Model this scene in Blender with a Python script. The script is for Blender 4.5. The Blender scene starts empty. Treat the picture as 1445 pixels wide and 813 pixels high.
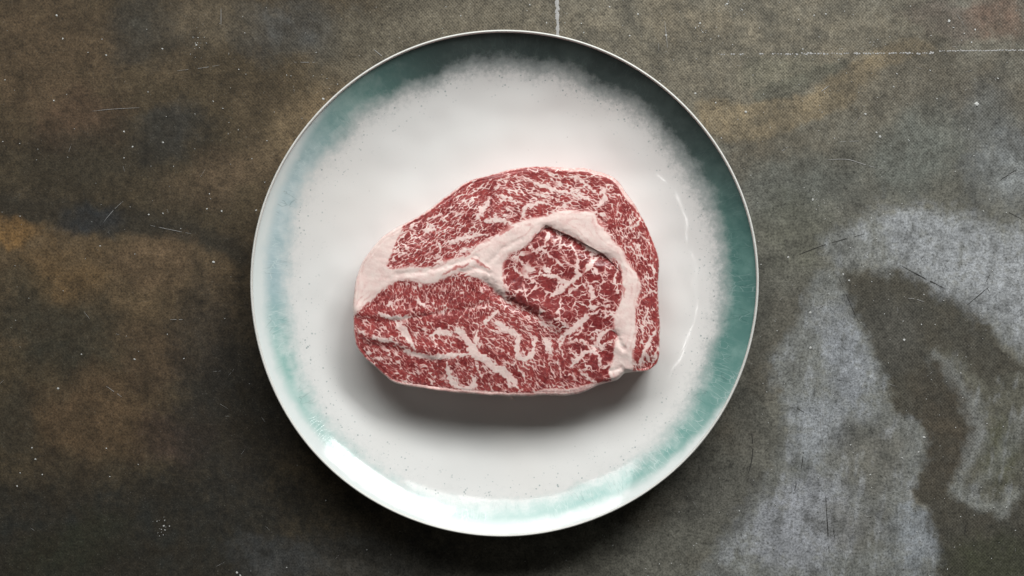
import bpy, math, random
import numpy as np

# ------------------------------------------------------------------ frame / camera
PW, PH = 1445.0, 813.0                 # the photograph's size, used as drawing units for layout
H = 0.90                               # camera height above the table (m)
WID = 0.5635                           # width of table seen (m)
K = WID / PW                           # metres per drawing unit on the table

scene = bpy.context.scene
col = scene.collection

cam_d = bpy.data.cameras.new('camera')
cam = bpy.data.objects.new('camera', cam_d)
col.objects.link(cam)
cam.location = (0, 0, H)
cam.rotation_euler = (0, 0, 0)
cam_d.sensor_width = 36
cam_d.lens = 36 * H / WID
cam_d.clip_start = 0.01
cam_d.clip_end = 20
scene.camera = cam

world = bpy.data.worlds.new('World')
scene.world = world
world.use_nodes = True
bg = world.node_tree.nodes['Background']
bg.inputs[0].default_value = (0.97, 1.0, 0.93, 1)
bg.inputs[1].default_value = 0.033


def area(name, az, el, dist, sx, sy, power, color):
    d = bpy.data.lights.new(name, 'AREA')
    d.shape = 'RECTANGLE'
    d.size, d.size_y = sx, sy
    d.energy = power
    d.color = color
    o = bpy.data.objects.new(name, d)
    col.objects.link(o)
    a, e = math.radians(az), math.radians(el)
    v = (math.cos(a) * math.cos(e), math.sin(a) * math.cos(e), math.sin(e))
    o.location = tuple(dist * c for c in v)
    # -Z towards the plate
    from mathutils import Vector
    o.rotation_euler = Vector([-c for c in v]).to_track_quat('-Z', 'Y').to_euler()
    return o


# a tall window of two panes above and to the right of the table, slit lamps added on the left, one per glint on the plate
area('window_light', 60, 36, 1.6, 0.74, 0.36, 17.0, (0.985, 1.0, 0.985))
area('window_light', 95, 40, 1.6, 1.25, 0.72, 20.0, (0.985, 1.0, 0.985))
for az_, ln_ in ((205, 0.10), (181, 0.035), (167, 0.13), (151, 0.04)):
    area('slit_light', az_, 69, 1.6, ln_, 0.009, 1.0 * ln_, (1.0, 0.98, 0.95))

scene.view_settings.view_transform = 'Standard'
scene.view_settings.look = 'None'
scene.view_settings.exposure = 0
scene.view_settings.gamma = 1
scene.view_settings.use_curve_mapping = False


# ------------------------------------------------------------------ numpy helpers
def wxy(px, py, z):
    f = K * (H - z) / H
    return (px - PW / 2) * f, (PH / 2 - py) * f


def _hash(ix, iy, seed):
    h = (ix.astype(np.uint32) * np.uint32(374761393) + iy.astype(np.uint32) * np.uint32(668265263)
         + np.uint32((seed * 2246822519) & 0xffffffff))
    h = (h ^ (h >> np.uint32(13))) * np.uint32(1274126177)
    h = h ^ (h >> np.uint32(16))
    h = h * np.uint32(2654435769)
    return h ^ (h >> np.uint32(15))


def noise(x, y, seed=0):
    """gradient noise, about -1..1"""
    x = np.asarray(x, np.float32); y = np.asarray(y, np.float32)
    xf = np.floor(x); yf = np.floor(y)
    ix = xf.astype(np.int64); iy = yf.astype(np.int64)
    fx = x - xf; fy = y - yf
    ux = fx * fx * fx * (fx * (fx * 6 - 15) + 10)
    uy = fy * fy * fy * (fy * (fy * 6 - 15) + 10)

    def g(dx, dy):
        a = _hash(ix + dx, iy + dy, seed).astype(np.float32) * np.float32(2 * math.pi / 4294967296.0)
        return np.cos(a) * (fx - dx) + np.sin(a) * (fy - dy)
    n00, n10, n01, n11 = g(0, 0), g(1, 0), g(0, 1), g(1, 1)
    return 1.5 * ((n00 * (1 - ux) + n10 * ux) * (1 - uy) + (n01 * (1 - ux) + n11 * ux) * uy)


def fbm(x, y, seed=0, octv=4, gain=0.55):
    s = 0; a = 1.0; t = 0
    for i in range(octv):
        s = s + a * noise(x * 2 ** i + 17.3 * i, y * 2 ** i - 9.1 * i, seed + i * 7)
        t += a; a *= gain
    return s / t * 1.3


def aniso(x, y, ang, lx, ly, seed, octv=2, gain=0.55):
    c, s = math.cos(math.radians(ang)), math.sin(math.radians(ang))
    return fbm((x * c + y * s) / lx, (-x * s + y * c) / ly, seed, octv, gain)


def voro(x, y, seed):
    """F2-F1 of a jittered cell pattern"""
    xf = np.floor(x); yf = np.floor(y)
    ix = xf.astype(np.int64); iy = yf.astype(np.int64)
    f1 = np.full(x.shape, 9.0, np.float32); f2 = f1.copy()
    for dx in (-1, 0, 1):
        for dy in (-1, 0, 1):
            jx = _hash(ix + dx, iy + dy, seed).astype(np.float32) / 4294967296.0
            jy = _hash(ix + dx, iy + dy, seed + 5).astype(np.float32) / 4294967296.0
            d = np.sqrt((xf + dx + jx - x) ** 2 + (yf + dy + jy - y) ** 2)
            f2 = np.minimum(f2, np.maximum(f1, d)); f1 = np.minimum(f1, d)
    return f2 - f1


def ss(a, b, v):
    t = np.clip((v - a) / (b - a), 0, 1)
    return t * t * (3 - 2 * t)


def catmull(pts, n=6, closed=True):
    p = np.array(pts, float)[:, :2]
    m = len(p); out = []
    rng = range(m) if closed else range(m - 1)
    for i in rng:
        if closed:
            a, b, c, d = p[i - 1], p[i], p[(i + 1) % m], p[(i + 2) % m]
        else:
            a, b, c, d = p[max(i - 1, 0)], p[i], p[i + 1], p[min(i + 2, m - 1)]
        for k in range(n):
            t = k / n
            out.append(0.5 * (2 * b + (c - a) * t + (2 * a - 5 * b + 4 * c - d) * t * t + (3 * b - a - 3 * c + d) * t ** 3))
    if not closed:
        out.append(p[-1])
    return np.array(out)


def sdf(x, y, poly):
    """signed distance to a closed polygon, negative inside"""
    d = np.full(x.shape, 1e9, np.float32); inside = np.zeros(x.shape, bool)
    m = len(poly)
    for i in range(m):
        ax, ay = poly[i]; bx, by = poly[(i + 1) % m]
        ex, ey = bx - ax, by - ay
        L = ex * ex + ey * ey + 1e-9
        t = np.clip(((x - ax) * ex + (y - ay) * ey) / L, 0, 1)
        d = np.minimum(d, (x - ax - ex * t) ** 2 + (y - ay - ey * t) ** 2)
        if abs(ey) > 1e-9:
            c = (ay > y) != (by > y)
            inside ^= c & (x < ex * (y - ay) / ey + ax)
    d = np.sqrt(d)
    return np.where(inside, -d, d)


def stroke(x, y, pts, w):
    """distance to a polyline minus its half width; w = one width or a width per point"""
    n = len(pts)
    ws = [w] * n if np.isscalar(w) else w
    d = np.full(x.shape, 60.0, np.float32)
    px = [p[0] for p in pts]; py = [p[1] for p in pts]
    m = (x > min(px) - 60) & (x < max(px) + 60) & (y > min(py) - 60) & (y < max(py) + 60)
    xs, ys, ds = x[m], y[m], d[m]
    for i in range(n - 1):
        ax, ay = pts[i]; bx, by = pts[i + 1]
        ex, ey = bx - ax, by - ay
        L = ex * ex + ey * ey + 1e-9
        t = np.clip(((xs - ax) * ex + (ys - ay) * ey) / L, 0, 1)
        ds = np.minimum(ds, np.sqrt((xs - ax - ex * t) ** 2 + (ys - ay - ey * t) ** 2)
                        - 0.5 * (ws[i] * (1 - t) + ws[i + 1] * t))
    d[m] = ds
    return d


def srgb(r, g, b):
    f = lambda c: (c / 255 / 12.92) if c <= 10.3 else ((c / 255 + 0.055) / 1.055) ** 2.4
    return np.array([f(r), f(g), f(b)], np.float32)


def mesh_from(name, verts, quads, normals=None):
    me = bpy.data.meshes.new(name)
    nv, nf = len(verts), len(quads)
    me.vertices.add(nv)
    me.vertices.foreach_set('co', np.ascontiguousarray(verts, np.float32).ravel())
    me.loops.add(nf * 4)
    me.loops.foreach_set('vertex_index', np.ascontiguousarray(quads, np.int32).ravel())
    me.polygons.add(nf)
    me.polygons.foreach_set('loop_start', np.arange(0, nf * 4, 4, dtype=np.int32))
    me.polygons.foreach_set('loop_total', np.full(nf, 4, np.int32))
    me.update(calc_edges=True)
    me.polygons.foreach_set('use_smooth', np.ones(nf, bool))
    if normals is not None:
        me.normals_split_custom_set_from_vertices(normals.tolist())
    return me


def fattr(me, name, vals):
    a = me.attributes.new(name, 'FLOAT', 'POINT')
    a.data.foreach_set('value', np.ascontiguousarray(vals, np.float32))


def cattr(me, name, rgb):
    a = me.attributes.new(name, 'FLOAT_COLOR', 'POINT')
    c = np.ones((len(rgb), 4), np.float32); c[:, :3] = rgb
    a.data.foreach_set('color', c.ravel())


def obj(name, me, mat=None, parent=None, **props):
    o = bpy.data.objects.new(name, me)
    col.objects.link(o)
    if mat is not None:
        me.materials.append(mat)
    if parent is not None:
        o.parent = parent
    for k, v in props.items():
        o[k] = v
    return o


# ------------------------------------------------------------------ node helper
class NT:
    def __init__(s, name):
        s.m = bpy.data.materials.new(name); s.m.use_nodes = True
        s.t = s.m.node_tree; s.n = s.t.nodes; s.l = s.t.links
        s.p = s.n['Principled BSDF']

    def put(s, sock, v):
        if isinstance(v, bpy.types.NodeSocket):
            s.l.new(v, sock)
        elif v is not None:
            sock.default_value = v

    def math(s, op, a, b=None, c=None, clamp=False):
        n = s.n.new('ShaderNodeMath'); n.operation = op; n.use_clamp = clamp
        for i, v in enumerate((a, b, c)):
            if v is not None:
                s.put(n.inputs[i], v)
        return n.outputs[0]

    def add(s, a, b): return s.math('ADD', a, b)
    def sub(s, a, b): return s.math('SUBTRACT', a, b)
    def mul(s, a, b): return s.math('MULTIPLY', a, b)

    def step(s, v, a, b, lo=0.0, hi=1.0):
        n = s.n.new('ShaderNodeMapRange'); n.interpolation_type = 'SMOOTHSTEP'
        s.put(n.inputs['Value'], v); s.put(n.inputs['From Min'], a); s.put(n.inputs['From Max'], b)
        n.inputs['To Min'].default_value = lo; n.inputs['To Max'].default_value = hi
        return n.outputs['Result']

    def noise(s, vec, scale, detail=2, rough=0.5, dist=0.0):
        n = s.n.new('ShaderNodeTexNoise')
        s.put(n.inputs['Vector'], vec); n.inputs['Scale'].default_value = scale
        n.inputs['Detail'].default_value = detail; n.inputs['Roughness'].default_value = rough
        n.inputs['Distortion'].default_value = dist
        return n.outputs[0]

    def voro(s, vec, scale, feature='DISTANCE_TO_EDGE'):
        n = s.n.new('ShaderNodeTexVoronoi'); n.feature = feature
        s.put(n.inputs['Vector'], vec); n.inputs['Scale'].default_value = scale
        return n.outputs['Distance']

    def mix(s, f, a, b, blend='MIX'):
        n = s.n.new('ShaderNodeMix'); n.data_type = 'RGBA'; n.blend_type = blend
        s.put(n.inputs[0], f)
        s.put(n.inputs[6], a if isinstance(a, bpy.types.NodeSocket) else (*[float(q) for q in a], 1.0))
        s.put(n.inputs[7], b if isinstance(b, bpy.types.NodeSocket) else (*[float(q) for q in b], 1.0))
        return n.outputs[2]

    def coords(s):
        return s.n.new('ShaderNodeTexCoord').outputs['Object']

    def sep(s, v):
        n = s.n.new('ShaderNodeSeparateXYZ'); s.put(n.inputs[0], v); return n.outputs

    def comb(s, x, y, z):
        n = s.n.new('ShaderNodeCombineXYZ')
        for i, v in enumerate((x, y, z)): s.put(n.inputs[i], v)
        return n.outputs[0]

    def attr(s, name):
        n = s.n.new('ShaderNodeAttribute'); n.attribute_name = name
        return n

    def bump(s, h, strength, dist, normal=None):
        n = s.n.new('ShaderNodeBump')
        s.put(n.inputs['Height'], h); n.inputs['Strength'].default_value = strength
        n.inputs['Distance'].default_value = dist
        if normal is not None: s.put(n.inputs['Normal'], normal)
        return n.outputs[0]


# ------------------------------------------------------------------ materials
def mat_table():
    t = NT('painted_canvas')
    co = t.coords(); c = t.attr('paint').outputs['Color']
    x, y, z = t.sep(co)
    # woven canvas: small raised knots about 1.6 mm apart, uneven
    wob = t.noise(co, 60, 2)
    k = 2 * math.pi / 0.00175
    wx = t.math('SINE', t.add(t.mul(x, k), t.mul(wob, 5.0)))
    wy = t.math('SINE', t.add(t.mul(y, k * 0.93), t.mul(wob, 4.0)))
    weave = t.mul(t.add(t.mul(wx, wy), 1.0), 0.5)
    wmask = t.attr('weave').outputs['Fac']
    weave_v = t.math('MULTIPLY_ADD', t.mul(t.sub(weave, 0.5), wmask), 0.34, 1.0)
    chalk = t.attr('chalk').outputs['Fac']
    grain = t.noise(co, 900, 3, 0.7)
    grain2 = t.noise(co, 230, 5, 0.72)
    grain3 = t.noise(co, 430, 4, 0.75)
    gv = t.add(t.step(grain, 0.30, 0.70, 0.64, 1.40), t.mul(t.sub(grain2, 0.5), 1.5))
    gv = t.math('MAXIMUM', t.add(gv, t.mul(t.sub(grain3, 0.5), 1.1)), 0.22)
    val = t.mul(weave_v, gv)
    cc = t.mix(1.0, c, t.comb(val, val, val), 'MULTIPLY')
    # worn pale fibres on the knots, dark pits; the chalk coat is broken by pits that show the ground
    fl = t.noise(co, 1300, 2, 0.6)
    fleck = t.mul(t.step(fl, 0.60, 0.70), t.step(grain2, 0.44, 0.62))
    cc = t.mix(t.mul(fleck, t.math('MULTIPLY_ADD', wmask, 0.45, 0.22)), cc, (0.30, 0.29, 0.26))
    mixn = t.add(t.mul(grain3, 0.6), t.mul(grain, 0.4))
    pit = t.step(mixn, 0.46, 0.36)
    cc = t.mix(t.mul(pit, t.math('MULTIPLY_ADD', chalk, 0.08, 0.18)), cc, (0.042, 0.040, 0.034))
    spot = t.step(t.add(t.voro(co, 150, 'F1'), t.mul(t.sub(grain3, 0.5), 0.35)), 0.22, 0.06)
    spot = t.mul(spot, t.step(grain2, 0.47, 0.57))
    cc = t.mix(t.mul(spot, t.mul(chalk, 0.5)), cc, (0.035, 0.035, 0.033))
    t.put(t.p.inputs['Base Color'], cc)
    t.p.inputs['Roughness'].default_value = 0.72
    t.p.inputs['Specular IOR Level'].default_value = 0.28
    hgt = t.add(t.mul(weave, t.mul(wmask, 0.6)), t.mul(grain2, 0.8))
    t.put(t.p.inputs['Normal'], t.bump(hgt, 0.5, 0.0004))
    return t.m


def mat_glaze(R):
    t = NT('crackle_glaze')
    co = t.coords(); x, y, z = t.sep(co)
    r = t.math('SQRT', t.add(t.mul(x, x), t.mul(y, y)))
    rr = t.math('DIVIDE', r, R)
    az = t.math('ARCTAN2', y, x)
    ca = t.math('DIVIDE', x, t.math('MAXIMUM', r, 1e-4)); sa = t.math('DIVIDE', y, t.math('MAXIMUM', r, 1e-4))
    n1 = t.noise(co, 22, 3, 0.55); n2 = t.noise(co, 95, 4, 0.65); n3 = t.noise(co, 420, 3, 0.7)
    # inner white, softly clouded
    cloud = t.noise(co, 14, 2, 0.5)
    white = t.mix(cloud, (0.735, 0.73, 0.715), (0.82, 0.815, 0.80))
    warm = t.step(t.noise(co, 9, 2, 0.5), 0.45, 0.7)
    white = t.mix(t.mul(warm, 0.4), white, (0.80, 0.765, 0.73))
    # glaze pooled in the rise of the rim, ragged and sprayed at its inner side
    edge = t.add(rr, t.add(t.mul(t.sub(n1, 0.5), 0.10), t.add(t.mul(t.sub(n2, 0.5), 0.07), t.mul(t.sub(n3, 0.5), 0.035))))
    wide = t.add(t.mul(sa, 0.010), t.mul(ca, 0.004))           # pooled wider on one side
    edge = t.add(edge, wide)
    band_in = t.step(edge, 0.842, 0.928)
    out_edge = t.add(rr, t.add(t.mul(t.sub(n1, 0.5), 0.05), t.mul(t.sub(n2, 0.5), 0.05)))
    shaded = t.step(t.add(t.mul(sa, 0.75), t.mul(ca, 0.6)), -0.40, 0.72)     # top and right: shade painted into the glaze, with some thicker pooling
    out_lim = t.math('MULTIPLY_ADD', shaded, 0.085, 0.950)
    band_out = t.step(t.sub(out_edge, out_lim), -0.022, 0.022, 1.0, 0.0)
    mott = t.step(t.add(t.mul(n1, 0.55), t.mul(n2, 0.55)), 0.40, 0.68)
    green = t.mix(mott, (0.46, 0.62, 0.585), (0.21, 0.43, 0.39))
    shaded_teal = t.mix(mott, (0.125, 0.28, 0.25), (0.05, 0.175, 0.155))
    shaded_teal = t.mix(t.step(t.add(sa, t.mul(ca, 0.3)), 0.35, 0.95), shaded_teal, t.mix(mott, (0.060, 0.090, 0.085), (0.026, 0.046, 0.044)))  # near-black shade painted in along the top of the band
    blue = t.mix(mott, (0.60, 0.70, 0.72), (0.38, 0.51, 0.54))
    left = t.mul(t.step(ca, -0.55, -0.93), t.step(sa, -0.35, 0.05))
    teal = t.mix(left, green, blue)
    teal = t.mix(shaded, teal, shaded_teal)
    lip_c = t.mix(t.mul(n2, 0.6), (0.66, 0.76, 0.75), (0.80, 0.84, 0.83))
    base = t.mix(t.mul(band_in, 0.55), white, lip_c)
    patchy = t.step(t.add(t.mul(n1, 0.6), t.mul(n2, 0.5)), 0.36, 0.58)
    sparse = t.step(t.add(sa, t.mul(ca, 0.35)), -0.80, -1.02, 0.0, 0.75)   # thin where the glaze missed
    amount = t.mul(t.mul(band_in, band_out), t.sub(1.0, t.mul(sparse, t.sub(1.0, t.mul(patchy, 0.7)))))
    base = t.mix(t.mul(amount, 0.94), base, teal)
    # sprayed specks inside the band
    dots = t.voro(co, 520, 'F1')
    dn = t.noise(co, 330, 2, 0.6)
    near = t.mul(t.step(edge, 0.70, 0.86), t.step(edge, 0.83, 0.90, 1.0, 0.0))
    spk = t.mul(t.mul(t.step(dots, 0.34, 0.18), t.step(dn, 0.52, 0.62)), near)
    base = t.mix(t.mul(spk, 0.7), base, (0.16, 0.24, 0.24))
    fog = t.mul(t.step(t.add(edge, t.mul(t.sub(n3, 0.5), 0.10)), 0.805, 0.895), t.step(edge, 0.87, 0.925, 1.0, 0.0))
    base = t.mix(t.mul(fog, t.math('MULTIPLY_ADD', shaded, 0.30, 0.12)), base, (0.20, 0.25, 0.25))
    rare = t.mul(t.step(t.voro(co, 150, 'F1'), 0.075, 0.045), t.step(t.noise(co, 60, 1), 0.5, 0.6))
    base = t.mix(t.mul(rare, 0.28), base, (0.25, 0.24, 0.21))
    # crackle: cells a little longer round the rim than across
    wv = t.comb(t.mul(az, R * 1.5), t.mul(r, 0.42), 0.0)
    wv2 = t.n.new('ShaderNodeVectorMath'); wv2.operation = 'ADD'
    t.put(wv2.inputs[0], wv)
    nz = t.n.new('ShaderNodeTexNoise'); t.put(nz.inputs['Vector'], co); nz.inputs['Scale'].default_value = 110
    sc = t.n.new('ShaderNodeVectorMath'); sc.operation = 'SCALE'; t.put(sc.inputs[0], nz.outputs[1]); sc.inputs[3].default_value = 0.0045
    t.put(wv2.inputs[1], sc.outputs[0])
    ck = t.voro(wv2.outputs[0], 240)
    line = t.step(ck, 0.05, 0.0)
    line = t.mul(line, t.step(t.noise(co, 70, 2), 0.42, 0.56))
    topfade = t.step(t.add(sa, t.mul(ca, 0.3)), 0.2, 0.8, 1.0, 0.12)
    amt2 = t.mul(amount, topfade)
    cl = t.mul(line, t.mul(amt2, 0.5))
    base = t.mix(cl, base, t.mix(shaded, (0.70, 0.79, 0.77), (0.34, 0.48, 0.46)))
    ck2 = t.voro(wv2.outputs[0], 175)
    hair = t.mul(t.step(ck2, 0.045, 0.0), t.step(t.noise(co, 85, 2), 0.50, 0.60))
    base = t.mix(t.mul(hair, t.mul(amt2, 0.6)), base, t.mix(0.55, base, (0.03, 0.10, 0.10)))
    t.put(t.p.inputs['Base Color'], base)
    t.p.inputs['Roughness'].default_value = 0.10
    t.put(t.p.inputs['Roughness'], t.math('MULTIPLY_ADD', n2, 0.14, 0.02))
    t.p.inputs['IOR'].default_value = 1.48
    hgt = t.add(t.mul(line, t.mul(amt2, -0.05)), t.add(t.mul(n1, 0.6), t.mul(n2, 0.08)))
    t.put(t.p.inputs['Normal'], t.bump(hgt, 0.45, 0.0009))
    return t.m


def mat_lip():
    t = NT('bare_ceramic')
    co = t.coords()
    n = t.noise(co, 160, 4, 0.65)
    t.put(t.p.inputs['Base Color'], t.mix(n, (0.66, 0.65, 0.61), (0.84, 0.83, 0.80)))
    t.p.inputs['Roughness'].default_value = 0.32
    t.put(t.p.inputs['Normal'], t.bump(n, 0.25, 0.0004))
    return t.m


def mat_meat():
    t = NT('marbled_beef')
    co = t.coords()
    fat = t.attr('fat').outputs['Fac']; tone = t.attr('tone').outputs['Fac']
    fine = t.noise(co, 1300, 2, 0.6)
    f = t.add(fat, t.mul(t.sub(fine, 0.5), 0.16))
    lean = t.mix(tone, srgb(112, 30, 34), srgb(186, 80, 77))
    mid = t.mix(tone, srgb(196, 118, 114), srgb(220, 156, 150))
    fatc = t.mix(tone, srgb(242, 206, 200), srgb(253, 234, 226))
    c = t.mix(t.step(f, 0.10, 0.54), lean, mid)
    c = t.mix(t.step(f, 0.42, 0.86), c, fatc)
    t.put(t.p.inputs['Base Color'], c)
    t.put(t.p.inputs['Roughness'], t.step(f, 0.3, 0.8, 0.27, 0.36))
    t.p.inputs['Specular IOR Level'].default_value = 0.45
    g = t.noise(co, 900, 3, 0.6)
    t.put(t.p.inputs['Normal'], t.bump(t.add(g, t.mul(f, 0.3)), 0.16, 0.00018))
    # the wet film on the cut face breaks the window into small glints
    wet = t.add(t.noise(co, 520, 3, 0.6), t.mul(t.noise(co, 170, 2, 0.5), 1.3))
    t.p.inputs['Coat Weight'].default_value = 0.85
    t.p.inputs['Coat Roughness'].default_value = 0.10
    t.p.inputs['Coat IOR'].default_value = 1.36
    t.put(t.p.inputs['Coat Normal'], t.bump(wet, 0.95, 0.0026))
    return t.m


def mat_plain(name, rgb, rough=0.8):
    t = NT(name); co = t.coords()
    n = t.noise(co, 700, 3, 0.6)
    a = tuple(c * 0.7 for c in rgb)
    t.put(t.p.inputs['Base Color'], t.mix(n, a, rgb))
    t.p.inputs['Roughness'].default_value = rough
    return t.m


# ------------------------------------------------------------------ table top
def table():
    def axis(lo, hi, stepv, far):
        core = np.arange(lo, hi + stepv, stepv)
        out = []; d = stepv
        v = hi
        while v < hi + far:
            d *= 1.25; v += d; out.append(v)
        out = np.array(out)
        return np.concatenate([(lo - (out - hi))[::-1], core, out])
    gx = axis(-30, PW + 30, 2.0, 2200); gy = axis(-30, PH + 30, 2.0, 2200)
    X, Y = np.meshgrid(gx, gy)
    x = X.ravel().astype(np.float32); y = Y.ravel().astype(np.float32)
    wx_ = fbm(x / 60, y / 60, 3, 5) ; wy_ = fbm(x / 60, y / 60, 31, 5)
    xw = x + 26 * wx_; yw = y + 26 * wy_
    fx_ = fbm(x / 14, y / 14, 5, 3); fy_ = fbm(x / 14, y / 14, 55, 3)
    xs = x + 7 * wx_ + 6 * fx_; ys = y + 7 * wy_ + 6 * fy_
    n_big = fbm(x / 170, y / 170, 71, 5); n_mid = fbm(x / 45, y / 45, 72, 5); n_sm = fbm(x / 9, y / 9, 73, 4)

    mot = np.clip(1.1 * n_mid + 0.8 * fbm(x / 22, y / 22, 74, 4) + 0.35 * aniso(x, y, 62, 60, 9, 75, 3), -1, 1)
    base = np.empty((x.size, 3), np.float32)
    tL = ss(380, 980, x)[:, None]
    base[:] = srgb(71, 60, 43) * (1 - tL) + srgb(104, 102, 93) * tL

    def lay(mask, c, a=1.0):
        m = np.clip(mask * a * (0.86 + 0.30 * mot), 0, 1)[:, None]
        base[:] = base * (1 - m) + srgb(*c) * m

    def blob(cx, cy, rx, ry, rot=0, soft=0.6, rag=0.5):
        c, s = math.cos(math.radians(rot)), math.sin(math.radians(rot))
        u = ((xw - cx) * c + (yw - cy) * s) / rx; v = (-(xw - cx) * s + (yw - cy) * c) / ry
        d = np.sqrt(u * u + v * v) + rag * 0.6 * n_mid + 0.15 * n_sm
        return ss(1 + soft * 0.5, 1 - soft, d)

    def poly(pts, soft=6, rag=0.0, crisp=True):
        px, py = (xs, ys) if crisp else (xw, yw)
        d = sdf(px, py, catmull(pts, 4)) + rag * n_mid + rag * 0.4 * n_sm
        return ss(soft, -soft, d)

    # overall mottling
    lay(ss(0.05, 0.5, n_big), (90, 75, 56), 0.35)
    lay(ss(0.05, 0.6, -n_big), (48, 46, 38), 0.35)
    # --- left side
    lay(blob(60, 90, 130, 120), (88, 70, 50), 0.6)
    lay(blob(110, 170, 70, 50), (92, 68, 52), 0.45)
    lay(blob(200, 40, 60, 60), (52, 53, 50), 0.6)
    lay(blob(410, 40, 90, 50), (70, 71, 70), 0.7)
    lay(blob(235, 185, 60, 40, -25), (48, 50, 50), 0.75)
    lay(blob(130, 230, 190, 60, -8), (50, 45, 35), 0.7)
    lay(blob(300, 30, 70, 45), (104, 94, 78), 0.4)
    lay(blob(440, 190, 130, 55, -50), (118, 100, 74), 0.85)
    lay(blob(580, 60, 160, 60, -10), (104, 98, 84), 0.6)
    lay(blob(310, 250, 90, 40, -20), (98, 80, 60), 0.6)
    below = poly([(-60, 312), (40, 316), (100, 326), (165, 334), (225, 336), (275, 350), (330, 372), (330, 470), (250, 540), (100, 480), (-60, 500)], 9, 6)
    lay(poly([(-60, 270), (80, 278), (180, 290), (280, 318), (345, 345), (345, 375), (270, 352), (180, 336), (60, 320), (-60, 312)], 10, 6), (50, 45, 36), 0.9)
    lay(below, (92, 75, 53), 0.75)
    lay(blob(130, 312, 50, 22), (44, 47, 50), 0.8)
    lay(blob(10, 328, 55, 22, 10), (124, 92, 50), 0.75)
    lay(blob(85, 395, 60, 50), (112, 86, 52), 0.55)
    lay(blob(215, 370, 75, 40), (112, 90, 66), 0.6)
    lay(blob(40, 400, 50, 25), (62, 56, 42), 0.6)
    lay(blob(70, 460, 120, 55, 8), (50, 49, 40), 0.8)
    lay(blob(300, 480, 70, 100), (50, 45, 38), 0.7)
    lay(blob(130, 590, 110, 75, -10), (92, 72, 50), 0.8)
    lay(blob(215, 510, 60, 50), (78, 62, 46), 0.6)
    lay(blob(15, 600, 40, 60), (52, 50, 42), 0.6)
    lay(blob(250, 620, 60, 40), (74, 54, 48), 0.5)
    lay(blob(150, 760, 420, 110), (38, 38, 34), 0.92)
    lay(blob(330, 600, 110, 160), (36, 35, 32), 0.8)
    lay(blob(100, 770, 90, 45, -20), (46, 48, 32), 0.5)
    lay(blob(385, 795, 60, 45), (74, 76, 78), 0.5)
    lay(blob(520, 800, 160, 60), (62, 63, 62), 0.6)
    # --- upper right
    lay(blob(1000, 70, 480, 150), (116, 106, 88), 0.65)
    streak_u = poly([(985, 142), (1060, 143), (1120, 136), (1165, 116), (1200, 92), (1235, 70), (1290, 58), (1320, 70), (1275, 85), (1230, 110), (1190, 150), (1130, 178), (1060, 200), (1000, 190)], 7, 5)
    lay(streak_u, (126, 111, 86), 0.8)
    lay(poly([(1060, 142), (1120, 134), (1160, 113), (1195, 90), (1180, 84), (1130, 105), (1080, 120)], 5, 4), (84, 84, 74), 0.7)
    lay(blob(1100, 100, 70, 26, -5), (110, 108, 92), 0.5)
    lay(blob(1340, 25, 70, 30), (98, 84, 78), 0.5)
    lay(blob(1415, 25, 50, 40), (108, 84, 70), 0.7)
    lay(blob(1320, 110, 120, 60), (82, 76, 66), 0.55)
    lay(blob(1390, 170, 60, 60), (90, 92, 92), 0.6)
    lay(blob(1130, 215, 100, 40), (88, 79, 64), 0.5)
    lay(blob(1120, 260, 120, 55, -12), (92, 94, 88), 0.7)
    lay(blob(1290, 215, 80, 60, -40), (104, 108, 102), 0.65)
    lay(blob(1430, 240, 70, 60), (126, 130, 132), 0.65)
    lay(blob(1120, 330, 60, 60), (88, 88, 74), 0.5)
    lay(blob(1100, 430, 60, 80), (88, 86, 78), 0.7)
    # --- dark scraped tongue
    dark = poly([(1195, 395), (1240, 376), (1275, 372), (1330, 405), (1385, 440), (1420, 500), (1470, 560), (1470, 840), (1305, 840), (1312, 745), (1290, 690), (1308, 640), (1300, 600), (1262, 585), (1248, 520), (1215, 460)], 6, 6)
    lay(dark, (70, 66, 57), 0.95)
    lay(dark * blob(1330, 600, 60, 110), (76, 67, 55), 0.6)
    lay(dark * blob(1400, 790, 90, 40), (62, 64, 48), 0.8)
    lay(dark * blob(1260, 470, 50, 60), (82, 80, 74), 0.7)
    # --- chalk grey sweeps
    cA = poly([(1160, 345), (1200, 318), (1260, 298), (1330, 296), (1400, 318), (1475, 330), (1475, 560), (1440, 505), (1408, 470), (1372, 428), (1325, 408), (1280, 372), (1255, 382), (1215, 380), (1185, 372)], 13, 15)
    cA2 = poly([(1250, 302), (1320, 300), (1400, 330), (1470, 350), (1470, 480), (1415, 455), (1370, 425), (1310, 390), (1260, 350)], 26, 26)
    lay(cA, (138, 140, 139), 0.75)
    lay(cA2, (166, 169, 174), 0.75)
    cB = poly([(1150, 392), (1178, 385), (1195, 425), (1228, 480), (1246, 530), (1262, 585), (1300, 598), (1308, 640), (1290, 688), (1312, 745), (1302, 840), (1010, 840), (1000, 790), (1050, 715), (1095, 640), (1100, 575), (1085, 510), (1125, 455)], 10, 13)
    lay(cB, (128, 130, 128), 0.85)
    lay(blob(1200, 510, 40, 80, -18) * cB, (160, 164, 172), 0.75)
    lay(blob(1130, 740, 95, 70, -15), (164, 166, 174), 0.8)
    lay(blob(1150, 600, 50, 60) * cB, (156, 160, 166), 0.75)
    lay(blob(1290, 760, 40, 60) * cB, (150, 156, 164), 0.7)
    lay(blob(1225, 640, 60, 55) * cB, (112, 108, 98), 0.75)
    lay(blob(1210, 745, 70, 40) * cB, (108, 104, 92), 0.6)
    lay(blob(1075, 640, 45, 70, 15), (98, 96, 88), 0.75)
    lay(blob(1000, 700, 60, 60), (84, 82, 76), 0.6)
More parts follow.
